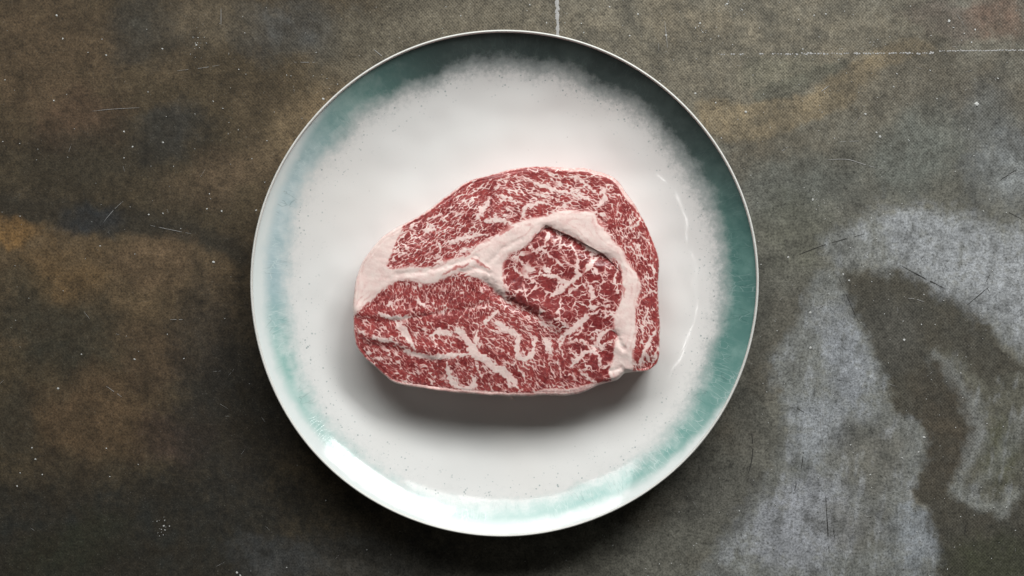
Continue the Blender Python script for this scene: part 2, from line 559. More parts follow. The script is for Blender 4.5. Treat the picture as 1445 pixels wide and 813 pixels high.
    cC = poly([(1318, 498), (1345, 520), (1372, 560), (1384, 600), (1372, 645), (1350, 672), (1340, 688), (1372, 708), (1412, 722), (1440, 702), (1475, 680), (1475, 540), (1440, 520), (1400, 540), (1370, 520), (1335, 490)], 12, 14)
    lay(cC, (104, 102, 90), 0.8)
    lay(blob(1410, 640, 30, 50) * cC, (92, 92, 70), 0.7)
    rim = stroke(xs, ys, [(1322, 500), (1350, 530), (1372, 565), (1382, 605), (1370, 645), (1352, 680)], [4, 8, 12, 18, 16, 6])
    lay(ss(14, -8, rim + 10 * n_mid + 6 * mot), (146, 148, 146), 0.6)
    rim = stroke(xs, ys, [(1345, 690), (1375, 708), (1412, 716), (1432, 700)], [4, 8, 14, 5])
    lay(ss(11, -6, rim + 8 * n_mid + 5 * mot), (152, 154, 150), 0.7)
    rim = stroke(xs, ys, [(1445, 600), (1415, 640), (1380, 690)], [20, 10, 6])
    lay(ss(14, -6, rim + 8 * n_mid), (128, 130, 128), 0.5)
    # speckle inside the chalk: it sits on the high points only
    chalk = np.clip(np.maximum(np.maximum(cA, cB), 0.8 * cC), 0, 1)
    smear = aniso(x, y, 100, 70, 12, 81, 4) + 0.6 * fbm(x / 26, y / 26, 82, 4)
    lay(ss(0.1, 0.7, smear) * chalk, (172, 175, 180), 0.45)
    lay(ss(0.1, 0.7, -smear) * chalk, (86, 86, 80), 0.55)
    holes = ss(0.05, 0.55, n_sm * 0.8 + 0.7 * mot) * chalk
    lay(holes, (98, 97, 90), 0.5)
    grey = base.mean(1, keepdims=True)
    base = base * 0.92 + grey * 0.08
    base *= np.clip(1 + 0.22 * n_sm + 0.20 * n_mid + 0.22 * mot, 0.35, 1.8)[:, None]
    base = np.clip(base, 0.004, 0.6)
    weave = np.clip(0.15 + 0.85 * ss(330, 120, y) * ss(150, 700, x) + 0.4 * dark - 0.3 * chalk, 0.05, 1)

    z = np.zeros_like(x)
    wx, wy = wxy(x, y, 0.0)
    nx, ny = len(gx), len(gy)
    idx = np.arange(nx * ny).reshape(ny, nx)
    q = np.stack([idx[:-1, :-1], idx[1:, :-1], idx[1:, 1:], idx[:-1, 1:]], -1).reshape(-1, 4)
    me = mesh_from('table_top', np.stack([wx, wy, z], 1), q)
    cattr(me, 'paint', base); fattr(me, 'weave', weave); fattr(me, 'chalk', chalk)
    obj('table_top', me, mat_table(), kind='structure')


# ------------------------------------------------------------------ plate
PCX, PCY = 711.5, 400.0
Z_RIM = 0.0275
R_PLATE = 359.0 * K * (H - Z_RIM) / H
Z_FLAT = 0.0062


def up_z(r):
    """height of the glazed upper surface at a fraction r of the radius"""
    u = np.clip((r - 0.45) / 0.55, 0, 1)
    return Z_FLAT + (Z_RIM - 0.0008 - Z_FLAT) * u ** 2.9


def plate():
    cx, cy = wxy(PCX, PCY, Z_RIM)
    root = bpy.data.objects.new('dinner_plate', None)
    col.objects.link(root)
    root.location = (cx, cy, 0)
    root['label'] = 'round white stoneware plate with crackled teal rim under the raw steak'
    root['category'] = 'plate'
    N = 720
    th = np.linspace(0, 2 * np.pi, N, endpoint=False)
    wob = 1 + 0.0018 * np.sin(2 * th + 0.6) + 0.0014 * np.sin(3 * th + 2.0) + 0.0008 * np.sin(7 * th)
    zw = 0.0005 * np.sin(2 * th + 1.0) + 0.0003 * np.sin(5 * th)

    def lathe(name, prof, mat, rough_top=False):
        rs = np.array([p[0] for p in prof]); zs = np.array([p[1] for p in prof])
        Rr, T = np.meshgrid(rs, th, indexing='ij')
        Zz = np.repeat(zs[:, None], N, 1)
        k = np.clip((Rr - 0.55) / 0.45, 0, 1) ** 2
        X = Rr * R_PLATE * np.cos(T) * (1 + (wob - 1)[None] * k); Y = Rr * R_PLATE * np.sin(T) * (1 + (wob - 1)[None] * k)
        Zz = Zz + zw[None] * k
        if rough_top:                       # thrown by hand: slow dents in the surface
            Zz = Zz + 0.00075 * fbm(X / 0.034, Y / 0.034, 8, 2) * (1 - 0.8 * ss(0.70, 0.86, Rr)) * np.clip((1.0 - Rr) / 0.03, 0, 1)
        m = len(rs)
        idx = np.arange(m * N).reshape(m, N)
        nxt = np.roll(idx, -1, 1)
        q = np.stack([idx[:-1], idx[1:], nxt[1:], nxt[:-1]], -1).reshape(-1, 4)
        me = mesh_from(name, np.stack([X.ravel(), Y.ravel(), Zz.ravel()], 1), q)
        return obj(name, me, mat, root)

    glaze = mat_glaze(R_PLATE); lip = mat_lip()
    rs = np.concatenate([np.linspace(0.002, 0.6, 60), np.linspace(0.605, 0.9895, 100)])
    lathe('glazed_basin', list(zip(rs, up_z(rs))), glaze, True)
    # rounded lip
    r0, z0 = 0.9895, float(up_z(np.array(0.9895)))
    lp = []
    rad = 0.0053
    for a in np.linspace(150, -100, 20):
        lp.append((0.9947 + rad * math.cos(math.radians(a)), z0 + 0.0003 + 0.00125 * math.sin(math.radians(a))))
    lathe('rim_lip', [(r0, z0)] + lp, lip)
    un = [(lp[-1][0], lp[-1][1])] + [(r, float(up_z(np.array(r))) - 0.0042) for r in np.linspace(0.975, 0.62, 30)]
    lathe('underside', un, lip)
    zb = un[-1][1]
    lathe('foot_ring', [(0.62, zb), (0.615, 0.0006), (0.605, 0.0), (0.575, 0.0), (0.565, 0.0006), (0.56, zb), (0.3, zb), (0.003, zb)], lip)


# ------------------------------------------------------------------ steak
OUT = [(497, 428), (498, 447), (498.5, 470), (502, 488), (513, 504), (532, 521), (555, 540), (586, 547), (635, 554), (679, 557.5),
       (720, 559.5), (744, 560), (768, 558), (799, 559), (824, 554), (846, 544), (870, 537), (882, 527.5), (896, 525.5), (913, 524),
       (922, 519), (928.5, 512), (931.5, 496), (932, 456), (930.5, 430), (929.5, 400), (931, 368), (924, 344), (913, 319),
       (899, 293), (884, 271), (875, 258), (864, 248), (842, 241), (824, 236.5), (800, 236), (775, 234.5), (751, 235), (727, 237),
       (700, 244), (680, 249.5), (659, 256), (644, 266), (622, 282), (596, 301), (571, 315), (543, 331), (522, 353), (509, 373), (501, 397)]
SEAM = [(497, 446), (509, 437), (522, 425.5), (535, 414), (548, 404), (564, 396), (576, 396), (591, 400), (605, 402), (622, 396), (639, 388),
        (653, 385), (670, 392), (681, 397), (691, 404), (702, 413), (714, 423), (711, 404), (711.5, 393), (711, 375), (718, 362), (729, 355),
        (744, 346), (755, 333), (766, 322.5), (777, 321.5), (793, 328), (811, 337), (824, 348), (838, 357), (853, 360), (868, 366), (876, 380),
        (877, 400), (877, 416), (873, 432), (866, 447), (866, 463), (871, 474), (867, 485), (864, 507), (859, 526), (866, 540), (884, 530), (893, 522),
        (895, 490), (899, 468), (897, 450), (898, 432), (904, 408), (904, 396), (898, 384), (884, 366), (880, 353), (864, 339), (855, 324),
        (843, 309), (838, 299), (813, 297), (789, 297), (773, 303), (744, 309), (722, 316), (706, 327), (690, 337), (672, 346), (659, 360),
        (644, 363), (624, 370), (611, 377), (580, 376), (556, 379), (545, 374), (553, 361), (557, 345), (566, 331), (568, 316),
        (543, 325), (515, 353), (495, 395), (490, 430)]


def R1(p): return [(480 + a / 4.517, 220 + b / 4.517) for a, b in p]
def R2(p): return [(700 + a / 4.517, 220 + b / 4.517) for a, b in p]
def R3(p): return [(480 + a / 4.517, 390 + b / 4.517) for a, b in p]
def R4(p): return [(700 + a / 4.517, 390 + b / 4.517) for a, b in p]


VEINS = [
    # cap, left part
    (R1([(870, 400), (910, 340), (955, 275)]), [8, 9, 3]), (R1([(530, 495), (560, 475), (610, 465)]), [3, 8, 4]),
    (R1([(395, 555), (435, 595)]), [6, 7]), (R1([(565, 395), (650, 368)]), [6, 4]), (R1([(660, 565), (760, 530), (850, 510), (950, 500)]), [3, 6, 5, 3]),
    (R1([(730, 372), (795, 350)]), [5, 3]), (R1([(930, 415), (1000, 405), (1084, 430)]), [10, 7, 8]), (R1([(620, 540), (640, 590), (610, 640)]), [3, 4, 3]),
    (R1([(1000, 165), (1084, 140)]), [4, 3]), (R1([(420, 480), (470, 515)]), [3, 5]), (R1([(730, 640), (820, 600), (900, 610)]), [3, 5, 2]),
    # cap, right part
    (R2([(170, 150), (310, 190), (430, 230), (560, 268), (650, 318)]), [4, 4.5, 4, 4, 2.5]), (R2([(470, 225), (510, 215), (560, 255)]), [5, 4, 2]),
    (R2([(655, 325), (690, 275), (680, 225), (735, 210)]), [4, 7, 6, 3]), (R2([(165, 395), (190, 335), (280, 300), (350, 285)]), [6, 5, 4, 2]),
    (R2([(785, 300), (768, 385)]), [3, 2.5]), (R2([(790, 475), (900, 440), (915, 395)]), [2, 3, 2]), (R2([(915, 495), (990, 570)]), [2.5, 3.5]),
    (R2([(0, 250), (90, 270), (150, 320)]), [3, 4, 2]), (R2([(230, 235), (300, 260), (400, 275)]), [3, 3, 2]), (R2([(360, 350), (420, 320), (500, 330)]), [3, 5, 4]),
    (R2([(560, 330), (640, 360), (720, 400)]), [2, 3, 2]), (R2([(820, 560), (870, 600), (900, 660)]), [2, 3, 2]), (R2([(480, 130), (570, 180), (640, 235)]), [2, 3, 3]),
    (R2([(60, 330), (110, 370), (90, 400)]), [3, 4, 3]),
    # eye
    (R2([(300, 475), (335, 510), (310, 570), (250, 600)]), [2, 4, 4, 3]), (R2([(215, 560), (250, 610), (330, 565)]), [3, 4, 3]),
    (R2([(100, 690), (150, 750), (225, 782)]), [4, 4, 3]), (R2([(385, 475), (412, 545), (405, 610)]), [5, 3, 2]),
    (R2([(480, 560), (515, 640), (512, 740), (560, 750)]), [2, 4, 5, 4]), (R2([(560, 750), (600, 690), (645, 645)]), [5, 7, 6]),
    (R2([(600, 690), (640, 745), (700, 760)]), [5, 4, 2]), (R2([(290, 765), (360, 765), (430, 800), (510, 790)]), [4, 5, 6, 5]),
    (R2([(265, 680), (290, 725)]), [3, 3]), (R2([(420, 640), (470, 690), (510, 700)]), [2, 3, 3]), (R2([(110, 640), (170, 690), (190, 720)]), [2, 3, 2]),
    (R2([(650, 650), (720, 640), (770, 690)]), [3, 3, 3]),
    (R4([(340, 135), (390, 100), (450, 52), (515, 8), (560, -30)]), [5, 6, 7, 5, 3]), (R4([(580, 30), (608, 100), (600, 165)]), [5, 7, 6]),
    (R4([(110, 85), (150, 90), (200, 88)]), [3, 5, 3]), (R4([(375, 265), (445, 270)]), [7, 4]), (R4([(395, 400), (470, 350), (540, 292), (600, 235)]), [8, 8, 9, 6]),
    (R4([(540, 292), (500, 260)]), [6, 3]), (R4([(540, 300), (545, 340), (515, 380)]), [6, 4, 3]), (R4([(600, 240), (660, 220), (740, 230)]), [5, 3, 3]),
    (R4([(475, 575), (520, 525), (560, 490), (615, 480), (640, 430), (680, 360), (745, 330)]), [6, 8, 6, 7, 6, 5, 4]), (R4([(610, 470), (660, 520), (662, 585)]), [6, 5, 4]),
    (R4([(430, 400), (410, 450), (425, 500)]), [5, 3, 2]), (R4([(490, 410), (560, 420), (600, 470)]), [3, 4, 4]), (R4([(640, 160), (700, 190), (760, 180)]), [3, 2, 2]),
    (R4([(700, 440), (760, 400)]), [3, 3]),
    # lower muscle
    (R3([(345, 275), (395, 330), (430, 385), (460, 440), (480, 480)]), [5, 9, 8, 6, 4]), (R3([(400, 450), (440, 485), (540, 512), (640, 512), (720, 505), (830, 492), (880, 490)]), [4, 6, 7, 7, 6, 5, 8]),
    (R3([(735, 325), (790, 385), (830, 440), (850, 490), (920, 530), (990, 590), (1084, 640)]), [5, 9, 9, 12, 11, 12, 13]),
    (R3([(875, 320), (870, 420), (850, 480)]), [4, 6, 8]), (R3([(565, 395), (640, 352), (725, 380)]), [4, 8, 3]), (R3([(595, 385), (605, 445)]), [8, 5]),
    (R3([(690, 545), (690, 620), (730, 690), (790, 718), (850, 700), (860, 635)]), [4, 7, 7, 6, 8, 5]), (R3([(240, 240), (330, 260), (470, 262)]), [6, 7, 4]),
    (R3([(310, 180), (395, 140)]), [9, 5]), (R3([(870, 575), (905, 645)]), [6, 4]), (R3([(480, 150), (520, 180), (575, 185)]), [4, 5, 3]), (R3([(210, 390), (290, 405), (370, 430)]), [7, 6, 4]),
    (R3([(110, 340), (170, 370)]), [7, 5]), (R3([(960, 250), (1010, 300), (1084, 350)]), [3, 5, 6]), (R3([(1000, 450), (1060, 490)]), [3, 4]), (R3([(480, 580), (530, 640)]), [4, 3]),
    (R3([(900, 320), (980, 240), (1010, 215)]), [4, 5, 3]), (R3([(380, 130), (370, 60)]), [3, 3]), (R3([(560, 160), (540, 110)]), [4, 3]),
    (R4([(-10, 290), (60, 330), (140, 388), (130, 480), (170, 532), (232, 490), (245, 400), (225, 370)]), [8, 8, 7, 6, 8, 7, 4, 2]),
    (R4([(-10, 575), (60, 615), (95, 650), (140, 715)]), [13, 14, 10, 4]), (R4([(160, 455), (182, 515)]), [3, 4]), (R4([(300, 395), (335, 440), (355, 520)]), [8, 10, 5]),
    (R4([(395, 550), (420, 640)]), [6, 3]), (R4([(215, 235), (300, 305)]), [6, 4]), (R4([(20, 690), (70, 730)]), [5, 3]), (R4([(110, 540), (180, 640), (200, 700)]), [2, 3, 3]),
    (R4([(540, 600), (600, 660), (640, 690)]), [4, 4, 4]), (R4([(340, 560), (380, 640)]), [3, 2]),
    # right flank
    (R4([(920, 565), (945, 475), (995, 385), (1030, 320)]), [7, 6, 5, 3]), (R4([(990, 570), (1020, 500), (1040, 440)]), [3, 4, 3]), (R4([(900, 185), (975, 100), (1035, 90)]), [3, 3, 3]),
    (R4([(930, 330), (960, 240), (965, 180)]), [2, 3, 2]), (R4([(960, 70), (930, 20)]), [2, 2]),
]


def steak():
    root = bpy.data.objects.new('raw_steak', None)
    col.objects.link(root)
    zt = 0.0302
    ox, oy = wxy(715, 405, zt)
    root.location = (ox, oy, Z_FLAT)
    root['label'] = 'raw marbled ribeye steak with pink fat seam lying on the plate'
    root['category'] = 'steak'

    C = np.array([722.0, 405.0])
    dense = catmull(OUT, 10)
    ang = np.arctan2(dense[:, 1] - C[1], dense[:, 0] - C[0]); rad = np.hypot(dense[:, 0] - C[0], dense[:, 1] - C[1])
    o = np.argsort(ang); ang, rad = ang[o], rad[o]
    # angular samples spaced evenly along the outline
    N, M, S = 1800, 300, 22
    L = np.concatenate([[0], np.cumsum(np.hypot(np.diff(rad * np.cos(ang)), np.diff(rad * np.sin(ang))))])
    ta = np.interp(np.linspace(0, L[-1], N, endpoint=False), L, ang)
    tr = np.interp(ta, np.concatenate([ang - 2 * np.pi, ang, ang + 2 * np.pi]), np.tile(rad, 3))
    tr = tr + 0.8 * fbm(np.cos(ta) * 14, np.sin(ta) * 14, 91, 2)
    tt = (np.linspace(0.0002, 1, M)) ** 0.82
    T, A = np.meshgrid(tt, ta, indexing='ij')
    Rr = np.repeat(tr[None], M, 0)
    x = (C[0] + T * Rr * np.cos(A)).ravel().astype(np.float32); y = (C[1] + T * Rr * np.sin(A)).ravel().astype(np.float32)
    # distance to the outline, measured across it
    dr = np.gradient(tr) / np.gradient(np.unwrap(ta))
    cosf = 1 / np.sqrt(1 + (dr / tr) ** 2)
    de = ((1 - T) * Rr * cosf[None]).ravel()

    # ---- anatomy
    wa, wb = fbm(x / 13, y / 13, 11, 3), fbm(x / 13, y / 13, 12, 3)
    wc, wd = noise(x / 4.2, y / 4.2, 13), noise(x / 4.2, y / 4.2, 14)
    xv = x + 2.6 * wa + 1.0 * wc; yv = y + 2.6 * wb + 1.0 * wd
    sd = sdf(x + 1.6 * wa + 0.7 * wc, y + 1.6 * wb + 0.7 * wd, catmull(SEAM, 3))
    inner = sdf(x, y, np.array([(480, 452), (509, 437), (535, 414), (564, 396), (605, 402), (639, 388), (670, 392), (700, 385), (711, 370), (744, 346),
                                (770, 318), (811, 337), (853, 360), (877, 385), (870, 440), (868, 480), (862, 530), (866, 600), (480, 600)]))
    inner_h = ss(8, -8, inner)
    inner = inner < 0
    eye_s = sdf(x + 3 * wa, y + 3 * wb, catmull([(713, 415), (745, 440), (778, 458), (795, 474), (800, 500), (822, 525), (850, 545), (880, 545), (885, 330), (770, 300), (700, 370)], 3))
    eye_w = ss(7, -7, eye_s) * inner
    low_w = (1 - ss(7, -7, eye_s)) * inner
    cap_w = 1.0 - inner

    # ---- marbling: small lean islands drawn out along the muscle fibres, fat between them
    xi, yi = x + 2.4 * wa + 0.45 * wc, y + 2.4 * wb + 0.45 * wd
    def islands(ang, lx, ly, seed):
        c, q = math.cos(math.radians(ang)), math.sin(math.radians(ang))
        u, v = (xi * c + yi * q) / lx, (-xi * q + yi * c) / ly
        e = voro(u, v, seed)
        th_ = 0.16 + 0.26 * noise(u / 2.1, v / 2.1, seed + 3) + 0.12 * noise(u * 1.3, v * 1.3, seed + 4)
        return ss(0.20, -0.14, e - th_)
    def threads(ang, lx, ly, seed):
        """thin branching lines along the fibres"""
        n = aniso(xv + 2.2 * wa, yv + 2.2 * wb, ang, lx, ly, seed, 2, 0.5)
        gate = aniso(xv, yv, ang, lx * 1.6, ly * 2.6, seed + 9, 2)
        return ss(0.26, 0.02, np.abs(n)) * ss(-0.25, 0.35, gate)
    f1 = aniso(xv, yv, -32, 14, 4.4, 21, 3); f2 = aniso(xv, yv, 20, 15, 4.2, 22, 3); f3 = aniso(xv, yv, 68, 13, 4.0, 23, 3)
    i1, i2, i3 = islands(-34, 8.6, 3.5, 121), islands(18, 9.6, 3.6, 122), islands(66, 8.4, 3.5, 123)
    t1, t2, t3 = threads(-30, 26, 8, 221), threads(19, 30, 8, 222), threads(70, 24, 8, 223)
    wl = ss(735, 665, x); wr = ss(845, 885, x + 0.25 * (y - 300)); wm = np.clip(1 - wl - wr, 0, 1)
    capn = wl * f1 + wm * f2 + wr * f3
    capi = wl * i1 + wm * i2 + wr * i3
    capt = wl * t1 + wm * t2 + wr * t3
    fl = noise(xv / 2.6, yv / 2.6, 65)
    lean_band = ss(14, 4, de) * 0.28
    cap_fat = np.clip(0.92 * capi * (0.82 + 0.55 * np.clip(capn, -0.7, 0.7)) + 0.50 * ss(0.10, 0.62, capn) + 0.55 * capt * (0.6 + 0.4 * capi) + 0.10 * fl - lean_band, 0, 1.12)
    # eye: cells ringed by thin fat, fine flecks inside
    v1 = voro((x + 5.5 * wa + 0.8 * wc) / 23, (y + 5.5 * wb + 0.8 * wd) / 18, 61); v2 = voro((x + 3.0 * wb + 0.6 * wd) / 10.0, (y + 3.0 * wa + 0.6 * wc) / 7.6, 62)
    br = noise(x / 19, y / 19, 63); br2 = noise(x / 10, y / 10, 64)
    eye_fat = np.maximum(ss(0.21, 0.02, v1 + 0.07 * br2) * np.clip(0.82 + 0.6 * br, 0, 1.1), ss(0.24, 0.02, v2) * np.clip(0.58 + 0.7 * br2 + 0.3 * br, 0, 1.0))
    eye_fat = np.maximum(eye_fat, 0.75 * threads(-38, 20, 9, 231) * (0.6 + 0.6 * br2))
    eye_fat = np.maximum(eye_fat, 0.36 * islands(-35, 5.6, 4.0, 134) * (0.75 + 0.6 * br2))
    eye_fat = np.maximum(eye_fat, ss(0.25, 0.75, fl) * (0.56 + 0.3 * br))
    # lower muscle: streaks, upright near the seam, sloping elsewhere
    h1 = aniso(xv, yv, 27, 14, 3.2, 24, 3); h2 = aniso(xv, yv, 82, 8, 4.2, 25, 3); h3 = aniso(xv, yv, 48, 10, 4.2, 26, 3)
    j1, j2, j3 = islands(27, 9.5, 3.0, 131), islands(84, 7.6, 3.8, 132), islands(46, 9.0, 3.7, 133)
    lt = threads(30, 30, 8.5, 241)
    k1 = noise(xv / 2.9, yv / 2.9, 44)
    ub = ss(452, 438, y - 0.1 * (x - 600)) * ss(705, 680, x)
    rt = ss(650, 715, x) * ss(505, 470, y) * (1 - ub)
    rest = np.clip(1 - ub - rt, 0, 1)
    lown = ub * (h2 - 0.10) + rt * (h1 + 0.22) + rest * h3
    lowi = ub * j2 + rt * j1 + rest * j3
    low_fat = np.clip(0.85 * lowi * (0.82 + 0.55 * np.clip(lown, -0.7, 0.8)) + 0.50 * ss(0.08, 0.62, lown) + 0.55 * lt * (1 - 0.7 * ub) + 0.12 * k1 + 0.10 * ub, 0, 1.1)
    eye_fat = 1.02 * ss(0.22, 0.98, eye_fat)
    low_fat = 0.98 * ss(0.10, 1.05, low_fat)
    cap_fat = 1.02 * ss(0.04, 1.05, cap_fat)
    fat = cap_w * cap_fat + eye_w * eye_fat + low_w * low_fat
    # clumping: leaner and fatter patches
    fat = fat * (0.80 - 0.05 * low_w)
    fat = np.clip(fat + 0.16 * fbm(x / 26, y / 26, 77, 2), 0, 1)
    vein = np.full(x.shape, 60.0, np.float32)
    for pts, w in VEINS:
        ws = [w] * len(pts) if np.isscalar(w) else list(w)
        ws[0] *= 0.45; ws[-1] *= 0.35
        cp = catmull(pts, 3, closed=False)
        ws = np.interp(np.linspace(0, len(pts) - 1, len(cp)), np.arange(len(pts)), ws)
        vein = np.minimum(vein, stroke(xv + 1.6 * wc, yv + 1.6 * wd, [tuple(p) for p in cp], list(ws)))
    vm = ss(2.0, -1.6, vein - 0.1 + 1.3 * noise(x / 6.5, y / 6.5, 66) + 0.7 * k1)
    fat = np.maximum(fat, vm * np.clip(0.90 + 0.14 * wa + 0.12 * br2, 0, 1))
    sm = ss(2.6, -2.6, sd)
    # streaks of lean running in the seam
    lean_in = np.maximum.reduce([ss(1.5, -1.5, stroke(xv, yv, p, w)) for p, w in (
        (R2([(25, 505), (60, 470), (110, 455)]), [3, 7, 4]), (R1([(650, 755), (740, 715), (820, 690)]), [2, 4, 2]), (R4([(895, 300), (905, 240), (915, 170)]), [3, 4, 2]),
        (R4([(800, 20), (812, 90), (818, 140)]), [1.5, 2.5, 1]), (R2([(640, 410), (690, 470)]), [2, 2.5]), (R1([(840, 655), (900, 690), (950, 720)]), [2, 4, 2]))])
    layers = np.sin(sd * 0.75 + 5.0 * fbm(x / 34, y / 34, 67, 2)) * ss(-0.3, 0.4, fbm(x / 40, y / 40, 68, 2))
    seam_fat = 0.84 + 0.13 * layers + 0.16 * fbm(x / 16, y / 16, 69, 3) + 0.05 * k1 - 0.40 * lean_in
    seam_fat = seam_fat - 0.18 * ss(-5, 0, sd) * (0.6 + wa)
    fat = fat * (1 - sm) + seam_fat * sm
    # outer fat: a thin uneven rind, thickest along the lower edge and the shoulder
    deg = np.degrees(np.arctan2(405 - y, x - 722))
    rindw = 1.6 + 1.6 * noise(deg / 14, deg * 0 + 2, 88)
    rindw = rindw + 4.2 * ss(-150, -130, deg) * ss(-40, -52, deg) + 4.5 * ss(-78, -70, deg) * ss(-46, -56, deg)
    rindw = rindw + 4.5 * ss(28, 40, deg) * ss(80, 62, deg) + 1.5 * ss(100, 150, deg) * ss(176, 150, deg)
    rind = ss(1.4, -1.2, de - rindw + 1.0 * wc)
    fat = np.maximum(fat, rind * (0.66 + 0.12 * wa + 0.1 * k1))

    tone = np.clip(0.42 + 0.42 * fbm(x / 26, y / 26, 15, 4) + 0.34 * noise(x / 3.6, y / 3.6, 16) + 0.2 * noise(x / 8, y / 8, 17), 0, 1)
    tone = tone * (1 - 0.35 * eye_w) + 0.18 * ss(16, 2, de) * cap_w
    tone = np.where(sm > 0.5, np.clip(0.55 + 0.4 * wa, 0, 1), tone)

    # ---- relief (mm)
    h = 0.9 * fbm(x / 80, y / 80, 51, 2) + (0.16 - 0.09 * sm) * fbm(x / 18, y / 18, 52, 3) + 0.035 * fl * (1 - sm) + 0.02 * k1
    h += 0.10 * (fat - 0.4) * (1 - sm)
    h += ss(6, -6, sd) * (0.22 + 0.10 * fbm(x / 30, y / 18, 53, 2)) + 0.55 * ss(4, -13, sd) * ss(560, 700, x)
    h -= 0.7 * eye_w * ss(44, 4, sd) * ss(-60, 40, (x - 790) * 0.6 - (y - 345)) * ss(400, 360, y)     # eye sunk below the upper seam
    h -= 0.4 * (1 - ss(7, -7, eye_s)) * inner_h
    def groove(pts, w, depth):
        d = stroke(x + 2 * wa, y + 2 * wb, pts, 0.0)
        return -depth * np.exp(-(np.maximum(d, 0) / w) ** 2)
    def ridge(pts, w, up):
        d = stroke(x + 2 * wa, y + 2 * wb, pts, 0.0)
        return up * np.exp(-(np.maximum(d, 0) / w) ** 2)
    h += groove([(686, 400), (700, 414), (716, 426), (738, 437), (758, 447)], 8.0, 1.4)
    h += ridge([(722, 412), (745, 424), (770, 438), (790, 452)], 15, 1.5)
    h += groove([(497, 449), (520, 453), (545, 455), (556, 453)], 6.5, 0.45) + ridge([(505, 440), (530, 443), (556, 443), (600, 440)], 11, 0.7)
    h += groove([(556, 453), (575, 450), (620, 443), (655, 436), (690, 428)], 4.5, 0.5)
    h += groove([(520, 487), (545, 489), (563, 494), (580, 500), (605, 508)], 7.0, 0.5) + ridge([(520, 476), (548, 478), (570, 485), (590, 492), (620, 498)], 11, 0.8)
    h += groove([(772, 326), (793, 334), (812, 345), (836, 363), (858, 368)], 7.0, 0.95)
    h += groove([(866, 470), (876, 484), (880, 492)], 3.5, 0.6) + groove([(862, 523), (876, 520), (886, 528)], 3.5, 0.5)
    h += groove([(560, 388), (600, 383), (640, 373), (672, 362)], 4.0, 0.4) + groove([(690, 372), (708, 352), (735, 338)], 4.0, 0.4)
    h += groove([(650, 384), (672, 378), (690, 385)], 4.0, 0.5)
    h -= 2.4 * ss(30, 4, np.hypot(x - 915, y - 524))          # the tail droops
    h += 1.0 * ss(0, 60, de) - 1.2 * ss(60, 0, de) * ss(0.3, 1, np.abs(np.sin(np.radians(deg / 2))))
    # rounded shoulder
    rr = 8.5
    u = np.clip(1 - de / rr, 0, 1)
    drop = rr * K * 1000 * (1 - np.sqrt(np.clip(1 - u * u, 0, 1))) * 0.9
    z = (zt - Z_FLAT) + (h * np.clip(de / 5, 0.15, 1) - drop) / 1000.0

    # ---- sides
    zt_edge = z.reshape(M, N)[-1]
    gx_, gy_ = tr * np.cos(ta), tr * np.sin(ta)
    rings_x, rings_y, rings_z, rings_f = [], [], [], []
    sidef = fbm(np.cos(ta) * 9, np.sin(ta) * 9, 95, 4)
    edge_fat = fat.reshape(M, N)[-1]
    for k in range(1, S + 1):
        s = k / S
        zz = zt_edge * (1 - s) - 0.0004 * s
        bul = 0.6 * math.sin(s * math.pi) - 7.0 * s ** 2
        bul = bul + 0.9 * noise(np.cos(ta) * 16 + s * 5, np.sin(ta) * 16, 96) * math.sin(s * math.pi)
        f = 1 + bul / tr
        rings_x.append(C[0] + gx_ * f); rings_y.append(C[1] + gy_ * f); rings_z.append(zz)
        rings_f.append(np.clip(edge_fat * (1 - s) + s * (0.55 + 0.7 * sidef + 0.3 * noise(np.cos(ta) * 40, np.sin(ta) * 40 + s * 4, 97)), 0, 1))
    X = np.concatenate([x, *rings_x]); Y = np.concatenate([y, *rings_y]); Z = np.concatenate([z, *rings_z])
    FAT = np.concatenate([fat, *rings_f]); TONE = np.concatenate([tone, np.full(S * N, 0.45)])
    wx, wy = wxy(X, Y, np.minimum(Z, zt - Z_FLAT) * 0 + zt)
    V = np.stack([wx - ox, wy - oy, Z], 1).astype(np.float32)

    rows = M + S
    idx = np.arange(rows * N).reshape(rows, N); nxt = np.roll(idx, -1, 1)
    Q = np.stack([idx[:-1], nxt[:-1], nxt[1:], idx[1:]], -1)
    Qf = Q.reshape(-1, 4)
    # smooth vertex normals of the whole, so that the parts meet without a crease
    a = V[Qf[:, 2]] - V[Qf[:, 0]]; b = V[Qf[:, 3]] - V[Qf[:, 1]]
    fn = np.cross(a, b)
    if fn[: N * 50, 2].mean() < 0:
        Qf = Qf[:, ::-1].copy(); fn = -fn
    VN = np.zeros_like(V)
    for c in range(4):
        for k in range(3):
            VN[:, k] += np.bincount(Qf[:, c], fn[:, k], len(V))
    VN /= np.linalg.norm(VN, axis=1, keepdims=True) + 1e-20

    # ---- split into the parts one can tell apart
    top = np.zeros(len(V), np.int8)
    reg = np.where(inner, np.where(eye_s < 0, 1, 2), 0)
    reg = np.where(sd < 0, 3, reg)
    reg = np.where((rind > 0.5) & (reg != 3), 4, reg)
    top[: M * N] = reg
    top[M * N:] = 5
    fr = top[Qf].max(1)
    names = {0: 'rib_cap', 1: 'rib_eye', 2: 'side_muscle', 3: 'fat_seam', 4: 'fat_rind', 5: 'cut_side'}
    mat = mat_meat()
    for k, nm in names.items():
        q = Qf[fr == k]
        if len(q) == 0:
            continue
        used, inv = np.unique(q, return_inverse=True)
        me = mesh_from(nm, V[used], inv.reshape(-1, 4), VN[used])
        fattr(me, 'fat', FAT[used]); fattr(me, 'tone', TONE[used])
        part = obj(nm, me, mat, root)
        if k == 3:
            part['label'] = 'broad pale pink fat seam curving across the steak'
    # a torn thread of fat below the lower edge
    vs, qs = [], []
